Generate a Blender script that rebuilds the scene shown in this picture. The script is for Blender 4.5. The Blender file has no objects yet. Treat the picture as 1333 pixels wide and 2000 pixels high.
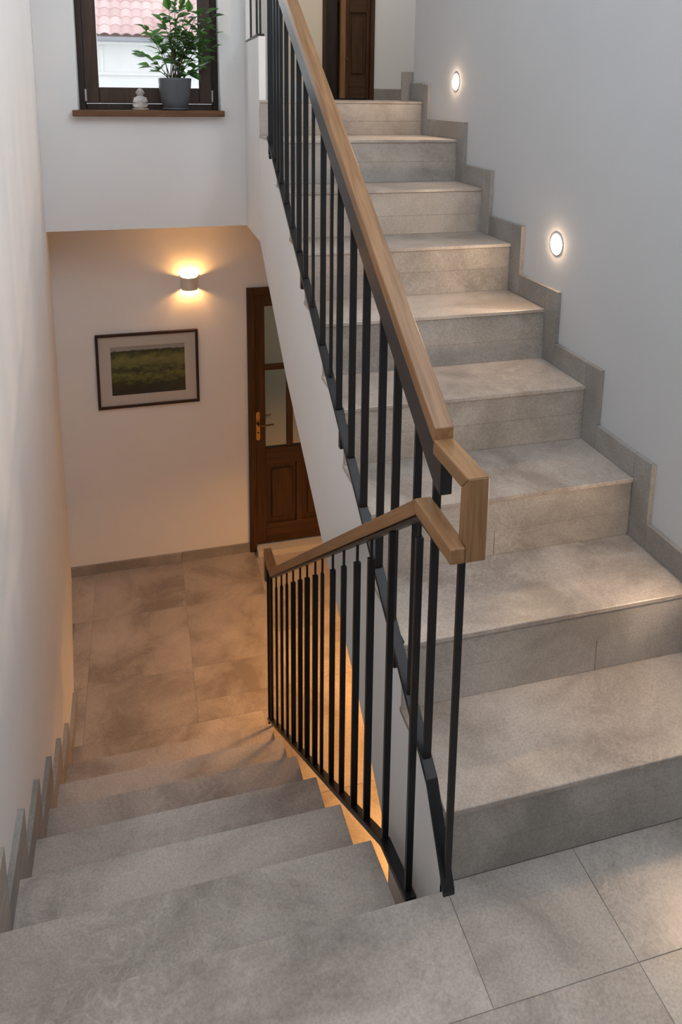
import bpy, bmesh, math, random
from mathutils import Vector, Matrix

# ------------------------------------------------------------------ camera
S = bpy.context.scene
COL = S.collection
cd = bpy.data.cameras.new('camera')
cam = bpy.data.objects.new('camera', cd); COL.objects.link(cam)
cam.location = (-0.5597, -1.1785, 1.6121)
cam.rotation_euler = (math.radians(78.6147), math.radians(-0.5473), math.radians(-14.9769))
cd.sensor_fit = 'HORIZONTAL'; cd.sensor_width = 36.0
cd.lens = 1481.98 / 1333 * 36.0
cd.shift_y = (490.0 - 1000.0) / 1333.0          # view-camera style falling front
cd.clip_start = 0.02; cd.clip_end = 200
S.camera = cam

# ------------------------------------------------------------------ world, exposure, daylight
S.view_settings.view_transform = 'Standard'
S.view_settings.look = 'None'
S.view_settings.gamma = 1.0
S.view_settings.use_curve_mapping = False
S.view_settings.exposure = -0.19
w = bpy.data.worlds.new('overcast_sky'); S.world = w; w.use_nodes = True
w.node_tree.nodes['Background'].inputs[0].default_value = (0.90, 0.95, 1.0, 1)
w.node_tree.nodes['Background'].inputs[1].default_value = 2.1

def area(name, loc, rot, sx, sy, power, col, spread=180, shape='RECTANGLE'):
    l = bpy.data.lights.new(name, 'AREA'); l.shape = shape; l.size = sx
    if shape in ('RECTANGLE', 'ELLIPSE'): l.size_y = sy
    l.energy = power; l.color = col; l.spread = math.radians(spread)
    o = bpy.data.objects.new(name, l); COL.objects.link(o)
    o.location = loc; o.rotation_euler = rot
    return o
R = math.radians
SKY_HOLE = (0.0, 0.30, -1.2, 0.6)              # x0,x1,y0,y1 of a ceiling opening added for daylight on the stair
area('added_top_daylight', (0.15, -0.30, 3.72), (0, 0, 0), 0.28, 1.75, 9, (0.80, 0.90, 1.0))  # added light under the ceiling opening, brightens the stair
ADDED_WIN = (-1.7, 0.9, 2.62, 3.50)               # y0,y1,z0,z1 of an unseen high window added to the right wall for light
area('added_side_daylight', (0.795, -0.40, 3.06), (0, R(90), 0), 0.80, 2.5, 55, (0.82, 0.91, 1.0))  # added light from the right, brightens the left wall and landing
area('window_daylight', (-0.48, 3.36, 2.15), (R(-90), 0, 0), 0.66, 1.15, 9, (0.90, 0.95, 1.0))

def point(name, loc, power, col, r):
    l = bpy.data.lights.new(name, 'POINT'); l.energy = power; l.color = col; l.shadow_soft_size = r
    o = bpy.data.objects.new(name, l); COL.objects.link(o); o.location = loc
    return o
WARM = (1.0, 0.46, 0.13)

# ------------------------------------------------------------------ materials
def mat(name):
    m = bpy.data.materials.new(name); m.use_nodes = True
    return m, m.node_tree, m.node_tree.nodes['Principled BSDF']
def N(nt, t, **kw):
    n = nt.nodes.new(t)
    for k, v in kw.items(): setattr(n, k, v)
    return n
def plain(name, col, rough=0.5, metal=0.0, spec=0.5):
    m, nt, b = mat(name)
    b.inputs['Base Color'].default_value = (*col, 1); b.inputs['Roughness'].default_value = rough
    b.inputs['Metallic'].default_value = metal; b.inputs['Specular IOR Level'].default_value = spec
    return m
def plaster(name, col, amp=0.012):
    m, nt, b = mat(name)
    g = N(nt, 'ShaderNodeNewGeometry')
    n1 = N(nt, 'ShaderNodeTexNoise'); n1.inputs['Scale'].default_value = 3.0; n1.inputs['Detail'].default_value = 3
    nt.links.new(g.outputs['Position'], n1.inputs['Vector'])
    r = N(nt, 'ShaderNodeValToRGB')
    r.color_ramp.elements[0].position = 0.3; r.color_ramp.elements[1].position = 0.7
    r.color_ramp.elements[0].color = (*[c - amp for c in col], 1); r.color_ramp.elements[1].color = (*[c + amp for c in col], 1)
    nt.links.new(n1.outputs['Fac'], r.inputs['Fac']); nt.links.new(r.outputs['Color'], b.inputs['Base Color'])
    n2 = N(nt, 'ShaderNodeTexNoise'); n2.inputs['Scale'].default_value = 90.0; n2.inputs['Detail'].default_value = 2
    nt.links.new(g.outputs['Position'], n2.inputs['Vector'])
    bp = N(nt, 'ShaderNodeBump'); bp.inputs['Strength'].default_value = 0.04; bp.inputs['Distance'].default_value = 0.003
    nt.links.new(n2.outputs['Fac'], bp.inputs['Height']); nt.links.new(bp.outputs['Normal'], b.inputs['Normal'])
    b.inputs['Roughness'].default_value = 0.85; b.inputs['Specular IOR Level'].default_value = 0.2
    return m
def stone(name, dark, mid, light, rough=0.42, vary=1.0):
    m, nt, b = mat(name)
    g = N(nt, 'ShaderNodeNewGeometry'); oi = N(nt, 'ShaderNodeObjectInfo')
    va = N(nt, 'ShaderNodeVectorMath', operation='MULTIPLY_ADD')
    cmb = N(nt, 'ShaderNodeCombineXYZ')
    for i in range(3): nt.links.new(oi.outputs['Random'], cmb.inputs[i])
    va.inputs[1].default_value = (7.0 * vary, 11.0 * vary, 5.0 * vary)
    nt.links.new(cmb.outputs[0], va.inputs[0]); nt.links.new(g.outputs['Position'], va.inputs[2])
    n1 = N(nt, 'ShaderNodeTexNoise'); n1.inputs['Scale'].default_value = 2.6; n1.inputs['Detail'].default_value = 9
    n1.inputs['Roughness'].default_value = 0.62; n1.inputs['Distortion'].default_value = 0.5
    nt.links.new(va.outputs[0], n1.inputs['Vector'])
    r = N(nt, 'ShaderNodeValToRGB'); e = r.color_ramp.elements
    e[0].position = 0.38; e[0].color = (*dark, 1); e[1].position = 0.62; e[1].color = (*light, 1)
    x = e.new(0.5); x.color = (*mid, 1)
    nt.links.new(n1.outputs['Fac'], r.inputs['Fac'])
    # fine grit
    n2 = N(nt, 'ShaderNodeTexNoise'); n2.inputs['Scale'].default_value = 170; n2.inputs['Detail'].default_value = 5; n2.inputs['Roughness'].default_value = 0.7
    nt.links.new(va.outputs[0], n2.inputs['Vector'])
    r2 = N(nt, 'ShaderNodeValToRGB'); r2.color_ramp.elements[0].position = 0.33; r2.color_ramp.elements[1].position = 0.68
    r2.color_ramp.elements[0].color = (0.78, 0.78, 0.78, 1); r2.color_ramp.elements[1].color = (1.16, 1.16, 1.16, 1)
    nt.links.new(n2.outputs['Fac'], r2.inputs['Fac'])
    mx = N(nt, 'ShaderNodeMix', data_type='RGBA', blend_type='MULTIPLY'); mx.inputs['Factor'].default_value = 1.0
    nt.links.new(r.outputs['Color'], mx.inputs['A']); nt.links.new(r2.outputs['Color'], mx.inputs['B'])
    # pale cloudy veins
    n3 = N(nt, 'ShaderNodeTexNoise'); n3.inputs['Scale'].default_value = 13; n3.inputs['Detail'].default_value = 6; n3.inputs['Distortion'].default_value = 1.6
    nt.links.new(va.outputs[0], n3.inputs['Vector'])
    r3 = N(nt, 'ShaderNodeValToRGB'); e3 = r3.color_ramp.elements
    e3[0].position = 0.46; e3[0].color = (0, 0, 0, 1); e3[1].position = 0.54; e3[1].color = (0, 0, 0, 1)
    y3 = e3.new(0.5); y3.color = (0.24, 0.24, 0.24, 1)
    nt.links.new(n3.outputs['Fac'], r3.inputs['Fac'])
    mk = N(nt, 'ShaderNodeTexNoise'); mk.inputs['Scale'].default_value = 2.3; nt.links.new(va.outputs[0], mk.inputs['Vector'])
    rk = N(nt, 'ShaderNodeValToRGB'); rk.color_ramp.elements[0].position = 0.48; rk.color_ramp.elements[1].position = 0.62
    nt.links.new(mk.outputs['Fac'], rk.inputs['Fac'])
    mm = N(nt, 'ShaderNodeMath', operation='MULTIPLY')
    nt.links.new(r3.outputs['Color'], mm.inputs[0]); nt.links.new(rk.outputs['Color'], mm.inputs[1])
    m3 = N(nt, 'ShaderNodeMix', data_type='RGBA'); m3.inputs['B'].default_value = (light[0] * 1.35, light[1] * 1.35, light[2] * 1.35, 1)
    nt.links.new(mm.outputs[0], m3.inputs['Factor']); nt.links.new(mx.outputs['Result'], m3.inputs['A'])
    # small tone shift from tile to tile
    hs = N(nt, 'ShaderNodeHueSaturation'); mr = N(nt, 'ShaderNodeMapRange')
    mr.inputs['To Min'].default_value = 0.975 if vary == 0 else 0.94; mr.inputs['To Max'].default_value = 1.025 if vary == 0 else 1.06
    nt.links.new(oi.outputs['Random'], mr.inputs['Value']); nt.links.new(mr.outputs[0], hs.inputs['Value'])
    nt.links.new(m3.outputs['Result'], hs.inputs['Color']); nt.links.new(hs.outputs['Color'], b.inputs['Base Color'])
    b.inputs['Roughness'].default_value = rough; b.inputs['Specular IOR Level'].default_value = 0.6
    bp = N(nt, 'ShaderNodeBump'); bp.inputs['Strength'].default_value = 0.06; bp.inputs['Distance'].default_value = 0.002
    nt.links.new(n2.outputs['Fac'], bp.inputs['Height']); nt.links.new(bp.outputs['Normal'], b.inputs['Normal'])
    return m
def wood(name, c0, c1, rot=(0, 0, 0), rough=0.4, scale=1.0, stretch=(60, 3, 60)):
    # grain runs along the local axis with the small stretch value after rotation
    m, nt, b = mat(name)
    tc = N(nt, 'ShaderNodeTexCoord'); mp = N(nt, 'ShaderNodeMapping'); mp.vector_type = 'TEXTURE'
    mp.inputs['Rotation'].default_value = rot
    nt.links.new(tc.outputs['Object'], mp.inputs['Vector'])
    sc = N(nt, 'ShaderNodeVectorMath', operation='MULTIPLY'); sc.inputs[1].default_value = [s * scale for s in stretch]
    nt.links.new(mp.outputs[0], sc.inputs[0])
    n1 = N(nt, 'ShaderNodeTexNoise'); n1.inputs['Scale'].default_value = 1.6; n1.inputs['Detail'].default_value = 6; n1.inputs['Distortion'].default_value = 0.6
    nt.links.new(sc.outputs[0], n1.inputs['Vector'])
    r = N(nt, 'ShaderNodeValToRGB'); r.color_ramp.elements[0].position = 0.32; r.color_ramp.elements[1].position = 0.68
    r.color_ramp.elements[0].color = (*c0, 1); r.color_ramp.elements[1].color = (*c1, 1)
    nt.links.new(n1.outputs['Fac'], r.inputs['Fac']); nt.links.new(r.outputs['Color'], b.inputs['Base Color'])
    b.inputs['Roughness'].default_value = rough; b.inputs['Specular IOR Level'].default_value = 0.35
    bp = N(nt, 'ShaderNodeBump'); bp.inputs['Strength'].default_value = 0.08; bp.inputs['Distance'].default_value = 0.001
    nt.links.new(n1.outputs['Fac'], bp.inputs['Height']); nt.links.new(bp.outputs['Normal'], b.inputs['Normal'])
    return m
def emit(name, col, strength):
    m = bpy.data.materials.new(name); m.use_nodes = True; nt = m.node_tree; nt.nodes.clear()
    e = N(nt, 'ShaderNodeEmission'); e.inputs[0].default_value = (*col, 1); e.inputs[1].default_value = strength
    o = N(nt, 'ShaderNodeOutputMaterial'); nt.links.new(e.outputs[0], o.inputs[0])
    return m
def pane_glass(name, fac=0.06, tint=(0.97, 0.98, 0.98), rough=0.02):
    m = bpy.data.materials.new(name); m.use_nodes = True; nt = m.node_tree; nt.nodes.clear()
    t = N(nt, 'ShaderNodeBsdfTransparent'); t.inputs[0].default_value = (*tint, 1)
    g = N(nt, 'ShaderNodeBsdfGlossy'); g.inputs['Roughness'].default_value = rough
    mx = N(nt, 'ShaderNodeMixShader'); mx.inputs[0].default_value = fac
    o = N(nt, 'ShaderNodeOutputMaterial')
    nt.links.new(t.outputs[0], mx.inputs[1]); nt.links.new(g.outputs[0], mx.inputs[2]); nt.links.new(mx.outputs[0], o.inputs[0])
    return m

M = {}
M['white'] = plaster('white_wall_paint', (0.84, 0.835, 0.83))
M['grey_white'] = plaster('grey_white_plaster', (0.565, 0.567, 0.575))  # even tone for the right wall, greyer than the other walls
M['cream'] = plaster('cream_plaster', (0.84, 0.73, 0.58))  # even cream tone, left of the upper door and in its room
M['hall_white'] = plaster('white_hall_paint', (0.78, 0.78, 0.78))
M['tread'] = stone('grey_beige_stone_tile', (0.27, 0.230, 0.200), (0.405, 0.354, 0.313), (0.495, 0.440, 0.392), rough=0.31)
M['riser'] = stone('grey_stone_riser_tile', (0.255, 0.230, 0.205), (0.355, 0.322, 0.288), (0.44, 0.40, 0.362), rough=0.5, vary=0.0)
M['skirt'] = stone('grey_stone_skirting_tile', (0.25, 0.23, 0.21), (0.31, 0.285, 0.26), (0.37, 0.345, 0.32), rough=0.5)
M['tile_edge'] = plain('pale_skirting_edge', (0.55, 0.50, 0.44), 0.6)
M['pale_tile'] = plaster('pale_threshold_tile', (0.58, 0.55, 0.50))
M['grout'] = plain('grey_grout', (0.22, 0.20, 0.175), 0.9)
M['concrete'] = plain('rough_concrete', (0.35, 0.33, 0.31), 0.9)
OAK0, OAK1 = (0.205, 0.102, 0.042), (0.325, 0.172, 0.078)
M['oak_up'] = wood('oak_grain_rising', OAK0, OAK1, rot=(R(33), 0, 0))
M['oak_down'] = wood('oak_grain_falling', OAK0, OAK1, rot=(R(-36.5), 0, 0))
M['oak_level'] = wood('oak_grain_level', OAK0, OAK1)
M['oak_post'] = wood('oak_grain_upright', OAK0, OAK1, rot=(R(90), 0, 0))
M['oak_cross'] = wood('oak_grain_cross', OAK0, OAK1, stretch=(3, 60, 60))
M['steel'] = plain('matt_black_steel', (0.010, 0.010, 0.011), 0.38, 0.0, 0.35)
M['steel_rail'] = plain('dark_grey_steel_flat', (0.022, 0.023, 0.025), 0.38, 0.2, 0.4)
M['dark_wood'] = wood('dark_stained_door_wood', (0.042, 0.017, 0.006), (0.085, 0.036, 0.012), stretch=(40, 40, 2.5))
M['dark_wood_h'] = wood('dark_stained_door_rail', (0.042, 0.017, 0.006), (0.085, 0.036, 0.012), stretch=(2.5, 40, 40))
M['lit_edge_wood'] = wood('orange_brown_lit_edge', (0.20, 0.095, 0.035), (0.30, 0.15, 0.06), stretch=(40, 40, 2.5))  # light on the door edge put into a brighter wood colour
M['win_wood'] = wood('brown_window_wood', (0.045, 0.022, 0.014), (0.085, 0.045, 0.030), stretch=(40, 40, 3))
M['win_dark'] = wood('dark_brown_window_wood', (0.025, 0.014, 0.010), (0.045, 0.026, 0.018), stretch=(40, 40, 3))
M['sill_wood'] = wood('brown_sill_wood', (0.11, 0.045, 0.018), (0.19, 0.085, 0.038), stretch=(3, 40, 40))
M['brass'] = plain('aged_brass', (0.55, 0.33, 0.10), 0.35, 0.9)
M['bronze'] = plain('dark_bronze', (0.20, 0.11, 0.05), 0.35, 0.9)
M['hinge'] = plain('satin_metal_hinge', (0.55, 0.52, 0.50), 0.35, 0.9)
M['black'] = plain('dark_keyhole', (0.01, 0.01, 0.01), 0.6)
M['glass'] = pane_glass('clear_window_glass')
M['door_glass'] = pane_glass('door_glass', 0.10, (0.80, 0.80, 0.74), 0.12)
M['pic_glass'] = pane_glass('picture_glass', 0.025, (0.97, 0.97, 0.97), 0.08)
M['lamp_white'] = plain('white_lamp_plaster', (0.72, 0.68, 0.64), 0.7)
M['frame_dark'] = wood('dark_picture_frame_wood', (0.025, 0.012, 0.007), (0.05, 0.025, 0.015))
M['mat_board'] = plain('cream_mat_board', (0.66, 0.62, 0.58), 0.9)
M['led'] = emit('warm_lamp_disc', (1.0, 0.70, 0.45), 265.0)
M['bulb'] = emit('warm_bulb', (1.0, 0.72, 0.42), 30.0)

# ------------------------------------------------------------------ mesh helpers
def obj(name, me_or_bm, m=None, parent=None, smooth=False):
    if isinstance(me_or_bm, bmesh.types.BMesh):
        bmesh.ops.recalc_face_normals(me_or_bm, faces=me_or_bm.faces)
        me = bpy.data.meshes.new(name); me_or_bm.to_mesh(me); me_or_bm.free()
    else:
        me = me_or_bm
    if m is not None and not me.materials:
        for mm in (m if isinstance(m, (list, tuple)) else [m]): me.materials.append(mm)
    if smooth:
        for p in me.polygons: p.use_smooth = True
    o = bpy.data.objects.new(name, me); COL.objects.link(o)
    if parent is not None: o.parent = parent
    return o
def box_into(bm, x0, x1, y0, y1, z0, z1, bev=0.0, mi=0):
    r = bmesh.ops.create_cube(bm, size=1.0)
    for v in r['verts']:
        v.co = Vector((x0 + (v.co.x + .5) * (x1 - x0), y0 + (v.co.y + .5) * (y1 - y0), z0 + (v.co.z + .5) * (z1 - z0)))
    fs = list({f for v in r['verts'] for f in v.link_faces})
    for f in fs: f.material_index = mi
    if bev > 0:
        es = list({e for v in r['verts'] for e in v.link_edges})
        bmesh.ops.bevel(bm, geom=es, offset=bev, segments=1, affect='EDGES', profile=0.5)
def box(name, x0, x1, y0, y1, z0, z1, m, parent=None, bev=0.0):
    bm = bmesh.new(); box_into(bm, min(x0, x1), max(x0, x1), min(y0, y1), max(y0, y1), min(z0, z1), max(z0, z1), bev)
    return obj(name, bm, m, parent)
def prism_into(bm, pts, a, b, axis, bev=0.0):
    """polygon pts in the plane across `axis`, extruded from a to b (X: pts=(y,z); Y: (x,z); Z: (x,y))"""
    def P(p, t):
        return {'X': (t, p[0], p[1]), 'Y': (p[0], t, p[1]), 'Z': (p[0], p[1], t)}[axis]
    v0 = [bm.verts.new(P(p, a)) for p in pts]; v1 = [bm.verts.new(P(p, b)) for p in pts]
    n = len(pts); fs = [bm.faces.new(v0), bm.faces.new(v1[::-1])]
    for i in range(n): fs.append(bm.faces.new((v0[i], v0[(i + 1) % n], v1[(i + 1) % n], v1[i])))
    if bev > 0:
        es = list({e for f in fs for e in f.edges})
        bmesh.ops.bevel(bm, geom=es, offset=bev, segments=1, affect='EDGES', profile=0.5)
def prism(name, pts, a, b, axis, m, parent=None, bev=0.0):
    bm = bmesh.new(); prism_into(bm, pts, a, b, axis, bev)
    return obj(name, bm, m, parent)
def lathe_into(bm, prof, seg=24, c=(0, 0, 0), mi=0):
    rings = []
    for r, z in prof:
        if r < 1e-5: rings.append([bm.verts.new((c[0], c[1], c[2] + z))])
        else: rings.append([bm.verts.new((c[0] + r * math.cos(2 * math.pi * i / seg), c[1] + r * math.sin(2 * math.pi * i / seg), c[2] + z)) for i in range(seg)])
    for a, b in zip(rings[:-1], rings[1:]):
        for i in range(seg):
            j = (i + 1) % seg
            if len(a) == 1 and len(b) == 1: continue
            if len(a) == 1: f = bm.faces.new((a[0], b[i], b[j]))
            elif len(b) == 1: f = bm.faces.new((a[i], b[0], a[j]))
            else: f = bm.faces.new((a[i], b[i], b[j], a[j]))
            f.material_index = mi
def tube_into(bm, pts, r0, r1=None, seg=6):
    r1 = r0 if r1 is None else r1
    pts = [Vector(p) for p in pts]; n = len(pts); rings = []
    for k, p in enumerate(pts):
        t = (pts[min(k + 1, n - 1)] - pts[max(k - 1, 0)]).normalized()
        u = t.cross(Vector((0, 1, 0)));
        if u.length < 1e-3: u = t.cross(Vector((1, 0, 0)))
        u.normalize(); v = t.cross(u); rr = r0 + (r1 - r0) * k / (n - 1)
        rings.append([bm.verts.new(p + u * rr * math.cos(2 * math.pi * i / seg) + v * rr * math.sin(2 * math.pi * i / seg)) for i in range(seg)])
    for a, b in zip(rings[:-1], rings[1:]):
        for i in range(seg): bm.faces.new((a[i], a[(i + 1) % seg], b[(i + 1) % seg], b[i]))
    bm.faces.new(rings[0][::-1]); bm.faces.new(rings[-1])
def tag(o, label, cat, group=None, kind=None):
    o['label'] = label; o['category'] = cat
    if group: o['group'] = group
    if kind: o['kind'] = kind
    return o
def thing(name, label, cat, loc=(0, 0, 0), group=None, kind=None):
    o = bpy.data.objects.new(name, None); COL.objects.link(o); o.location = loc; o.empty_display_size = 0.1
    return tag(o, label, cat, group, kind)
def put(o, parent):
    """parent to an Empty that stands away from the origin, keeping the mesh where it is"""
    o.parent = parent; o.location = Vector(o.location) - parent.location
    return o

# ------------------------------------------------------------------ layout (metres)
H = 0.18; D = 0.2717
Y_UP = 0.0162                         # first riser of the rising flight
YU = lambda k: Y_UP + (k - 1) * D if k < 9 else 2.353
ZU = lambda k: k * H if k < 9 else 1.600
Y_DN = 0.0185
YD = lambda j: Y_DN + j * D           # nosing of tread j of the falling flight, level -j*H
XR = 0.7925; XRW = 0.808              # skirting face / plaster face of the right wall
def XL(y):                            # plaster face of the left wall
    return -0.936 - 0.0115 * y if y <= 2.2 else -0.9613 - (y - 2.2) * 0.086
YB = 3.237; YW = 2.84; ZC = 0.937     # lower back wall, window wall, its lower edge
ZF = -1.26; ZTOP = 1.600
CEIL = 3.70; LOW = -2.75; REAR = -2.5

# ------------------------------------------------------------------ walls, floors, ceilings
ys = [REAR, 0.0, 2.2, YB, 3.45]
pts = [(XL(y), y) for y in ys]
o = prism('wall_left', pts + [(-1.5, 3.45), (-1.5, REAR)], LOW, CEIL, 'Z', M['white'])
tag(o, 'plain white wall along the left side of the falling stair flight', 'wall', kind='structure')
bm = bmesh.new()
a0, a1, b0, b1 = ADDED_WIN
for y0_, y1_, z0_, z1_ in ((REAR, 2.52, LOW, b0), (2.52, 3.237, LOW, 1.30), (REAR, a0, b0, CEIL), (a1, 2.52, b0, CEIL), (a0, a1, b1, CEIL)):
    box_into(bm, XRW, 1.05, y0_, y1_, z0_, z1_)
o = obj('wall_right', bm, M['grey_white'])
tag(o, 'plain white wall on the right with two glowing step lights', 'wall', kind='structure')
# window wall with a rectangular opening, lower edge at ZC
WX0, WX1, WZ0, WZ1 = -0.830, -0.1265, 1.515, 2.78
bm = bmesh.new()
for a in ((-1.3, WX0, ZC, CEIL), (WX1, 0.03, ZC, CEIL), (WX0, WX1, ZC, WZ0), (WX0, WX1, WZ1, CEIL)):
    box_into(bm, a[0], a[1], YW, 3.34, a[2], a[3])
tag(obj('wall_window', bm, M['white']), 'white wall around the plant window above the lower landing', 'wall', kind='structure')
# lower back wall with door opening
DX0, DX1, DZ1 = 0.042, 0.752, 0.491
bm = bmesh.new()
for a in ((-1.4, DX0, LOW, ZC + .05), (DX1, 1.05, LOW, 1.25), (DX0, DX1, DZ1, 1.25), (DX0, DX1, LOW, ZF)):
    box_into(bm, a[0], a[1], YB, 3.34, a[2], a[3])
tag(obj('wall_back', bm, M['white']), 'white wall of the lower landing with picture and wall lamp', 'wall', kind='structure')
# parapet between stairwell and upper hall
o = prism('wall_parapet', [(2.402, 0.931), (2.839, 0.9365), (2.839, CEIL), (2.775, CEIL), (2.775, 1.885), (2.372, 1.885), (2.372, 1.56), (2.402, 1.52)], -0.0015, 0.03, 'X', M['white'])
tag(o, 'narrow white parapet wall carrying short black bars beside the window', 'wall', kind='structure')
# upper hall
HY = 4.6
bm = bmesh.new()
box_into(bm, 0.03, 0.45, HY, HY + .2, 1.2, CEIL)
box_into(bm, 1.245, 2.6, HY, HY + .2, 1.2, CEIL); box_into(bm, 0.836, 1.245, HY, HY + .2, 3.15, CEIL)
tag(obj('wall_hall', bm, M['hall_white']), 'white far wall of the upper hall to the right of the dark door', 'wall', kind='structure')
o = box('wall_hall_cream', 0.45, 0.836, HY, HY + .2, 1.2, CEIL, M['cream'])  # far wall segment in the cream tone
tag(o, 'cream painted far wall of the upper hall left of the dark door', 'wall', kind='structure')
bm = bmesh.new()
box_into(bm, 2.6, 2.75, 2.3, HY + .2, 1.2, CEIL); box_into(bm, 1.05, 2.75, 2.3, 2.45, 1.2, CEIL); box_into(bm, -0.02, 0.03, 3.34, HY + .2, 1.2, CEIL); box_into(bm, 0.03, 0.06, 2.841, HY, 1.2, CEIL)
tag(obj('wall_hall_side', bm, M['hall_white']), 'white side walls closing the upper hall', 'wall', kind='structure')
o = box('wall_rear', -1.5, 1.05, REAR - .15, REAR, LOW, CEIL, M['white']); tag(o, 'white wall behind the mid landing', 'wall', kind='structure')
# ceiling with the opening added for daylight
x0, x1, y0, y1 = SKY_HOLE
bm = bmesh.new()
for a in ((-1.5, x0, REAR, HY + .2), (x1, 2.75, REAR, HY + .2), (x0, x1, REAR, y0), (x0, x1, y1, HY + .2)):
    box_into(bm, a[0], a[1], a[2], a[3], CEIL, CEIL + .25)
tag(obj('ceiling', bm, M['white']), 'white ceiling with an added daylight opening over the stair', 'ceiling', kind='structure')

def tiles_floor(name, label, slab, tiles, z, m=None, th=0.012, gap=0.0005):
    root = thing(name, label, 'floor', kind='structure')
    if slab:
        bm = bmesh.new()
        for s in slab: box_into(bm, *s)
        obj('screed', bm, M['grout'], root)
    for x0, x1, y0, y1 in tiles:
        box('floor_tile', x0 + gap, x1 - gap, y0 + gap, y1 - gap, z - th, z, m or M['tread'], root, bev=0.0006)
    return root
xl = XL(0) + .002
tiles_floor('floor', 'grey stone tiled mid landing at the bottom of the photo',
    [(xl, XRW, REAR, -0.002, -0.30, -0.0012), (0.0, XRW, -0.1, Y_UP + .02, -0.30, -0.0012)],
    [(xl, 0.0, -0.2165, 0.0016), (0.0, 0.303, -0.2165, Y_UP), (0.303, XRW, -0.2165, Y_UP),
     (xl, -0.297, -0.8165, -0.2165), (-0.297, 0.303, -0.8165, -0.2165), (0.303, XRW, -0.8165, -0.2165),
     (xl, -0.297, -1.4165, -0.8165), (-0.297, 0.303, -1.4165, -0.8165), (0.303, XRW, -1.4165, -0.8165),
     (xl, -0.297, REAR, -1.4165), (-0.297, 0.303, REAR, -1.4165), (0.303, XRW, REAR, -1.4165)], 0.0)
ft = tiles_floor('floor', 'sandy stone tiled lower landing below the framed picture',
    [(-1.055, XRW, 2.06, YB, -1.45, ZF - .0012), (-0.97, -0.085, 1.60, 2.06, -1.45, ZF - .0012), (0.0, XRW, 0.2, 2.06, -1.45, ZF - .0012), (-.085, 0.0, 0.2, 2.06, -1.45, ZF - .0012)],
    [(-1.052, -0.905, 2.79, YB), (-0.905, -0.39, 2.79, YB), (-0.39, 0.065, 2.79, YB), (0.065, XRW, 2.45, YB - .085),
     (-1.0, -0.905, 2.29, 2.79), (-0.905, -0.39, 2.29, 2.79), (-0.39, 0.065, 2.29, 2.79), (0.065, XRW, 2.06, 2.45), (0.0, 0.40, 1.43, 2.06), (0.40, XRW, 1.43, 2.06), (0.0, 0.40, 0.93, 1.43), (0.40, XRW, 0.93, 1.43), (0.0, 0.40, 0.2, 0.93), (0.40, XRW, 0.2, 0.93),
     (-0.966, -0.905, 1.93, 2.29), (-0.905, -0.39, 1.93, 2.29), (-0.39, 0.0, 1.93, 2.06), (-0.39, 0.065, 2.06, 2.29), (-0.085, 0.0, 1.43, 1.93), (-0.085, 0.0, 0.2, 1.43),
     (-0.962, -0.085, 1.64, 1.93)], ZF)
box('threshold_tile', 0.083, XRW - .002, YB - .085, YB - .001, ZF - .01, ZF + .036, M['pale_tile'], ft, bev=0.0015)['label'] = 'pale threshold tile at the foot of the door'
tiles_floor('floor', 'grey tiled floor of the upper hall at the top of the flight',
    [(0.03, 2.6, 2.40, HY, 0.95, ZTOP - .0125), (0.031, XRW, 2.41, 2.9, 0.935, ZTOP - .0125)],
    [(0.03, 0.60, 2.66, 3.3), (0.60, 1.2, 2.66, 3.3), (1.2, 2.6, 2.66, 3.3), (0.03, 0.60, 3.3, 3.9), (0.60, 1.2, 3.3, 3.9), (1.2, 2.6, 3.3, 3.9),
     (0.03, 0.60, 3.9, HY), (0.60, 1.2, 3.9, HY), (1.2, 2.6, 3.9, HY)], ZTOP)
o = box('floor', -1.5, 1.05, REAR, 3.34, LOW - .1, LOW, M['tread']); tag(o, 'stone floor at the bottom of the stairwell', 'floor', kind='structure')

# ------------------------------------------------------------------ rising flight
TH = 0.013
up = thing('staircase', 'rising flight of grey stone steps beside the right wall', 'staircase', (0.4, 0.0, 0.0))
prof = [(Y_UP + .012, -0.30)]
for k in range(1, 10):
    prof += [(YU(k) + .012, ZU(k - 1) - TH if k > 1 else 0.0), (YU(k) + .012, ZU(k) - TH)]
prof += [(2.40, ZU(9) - TH), (2.408, 0.932), (1.743, 0.475), (1.106, 0.122), (0.657, -0.10), (0.451, -0.244), (0.36, -0.31), (0.36, -1.0), (Y_UP + .012, -1.0)]
put(prism('flight_body', prof, 0.0, XRW - .001, 'X', M['white']), up)
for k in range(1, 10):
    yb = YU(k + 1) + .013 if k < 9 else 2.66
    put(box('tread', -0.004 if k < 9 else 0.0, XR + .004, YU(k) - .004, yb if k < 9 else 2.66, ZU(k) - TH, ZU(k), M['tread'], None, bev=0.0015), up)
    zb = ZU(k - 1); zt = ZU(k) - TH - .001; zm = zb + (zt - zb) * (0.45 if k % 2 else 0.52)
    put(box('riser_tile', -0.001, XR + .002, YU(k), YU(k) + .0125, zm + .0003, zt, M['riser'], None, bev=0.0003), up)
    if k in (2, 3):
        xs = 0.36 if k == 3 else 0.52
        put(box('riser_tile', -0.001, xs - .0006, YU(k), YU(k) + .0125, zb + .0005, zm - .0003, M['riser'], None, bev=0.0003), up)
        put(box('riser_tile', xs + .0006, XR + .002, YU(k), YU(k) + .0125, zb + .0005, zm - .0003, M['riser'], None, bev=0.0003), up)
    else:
        put(box('riser_tile', -0.001, XR + .002, YU(k), YU(k) + .0125, zb + .0005, zm - .0003, M['riser'], None, bev=0.0003), up)

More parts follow.
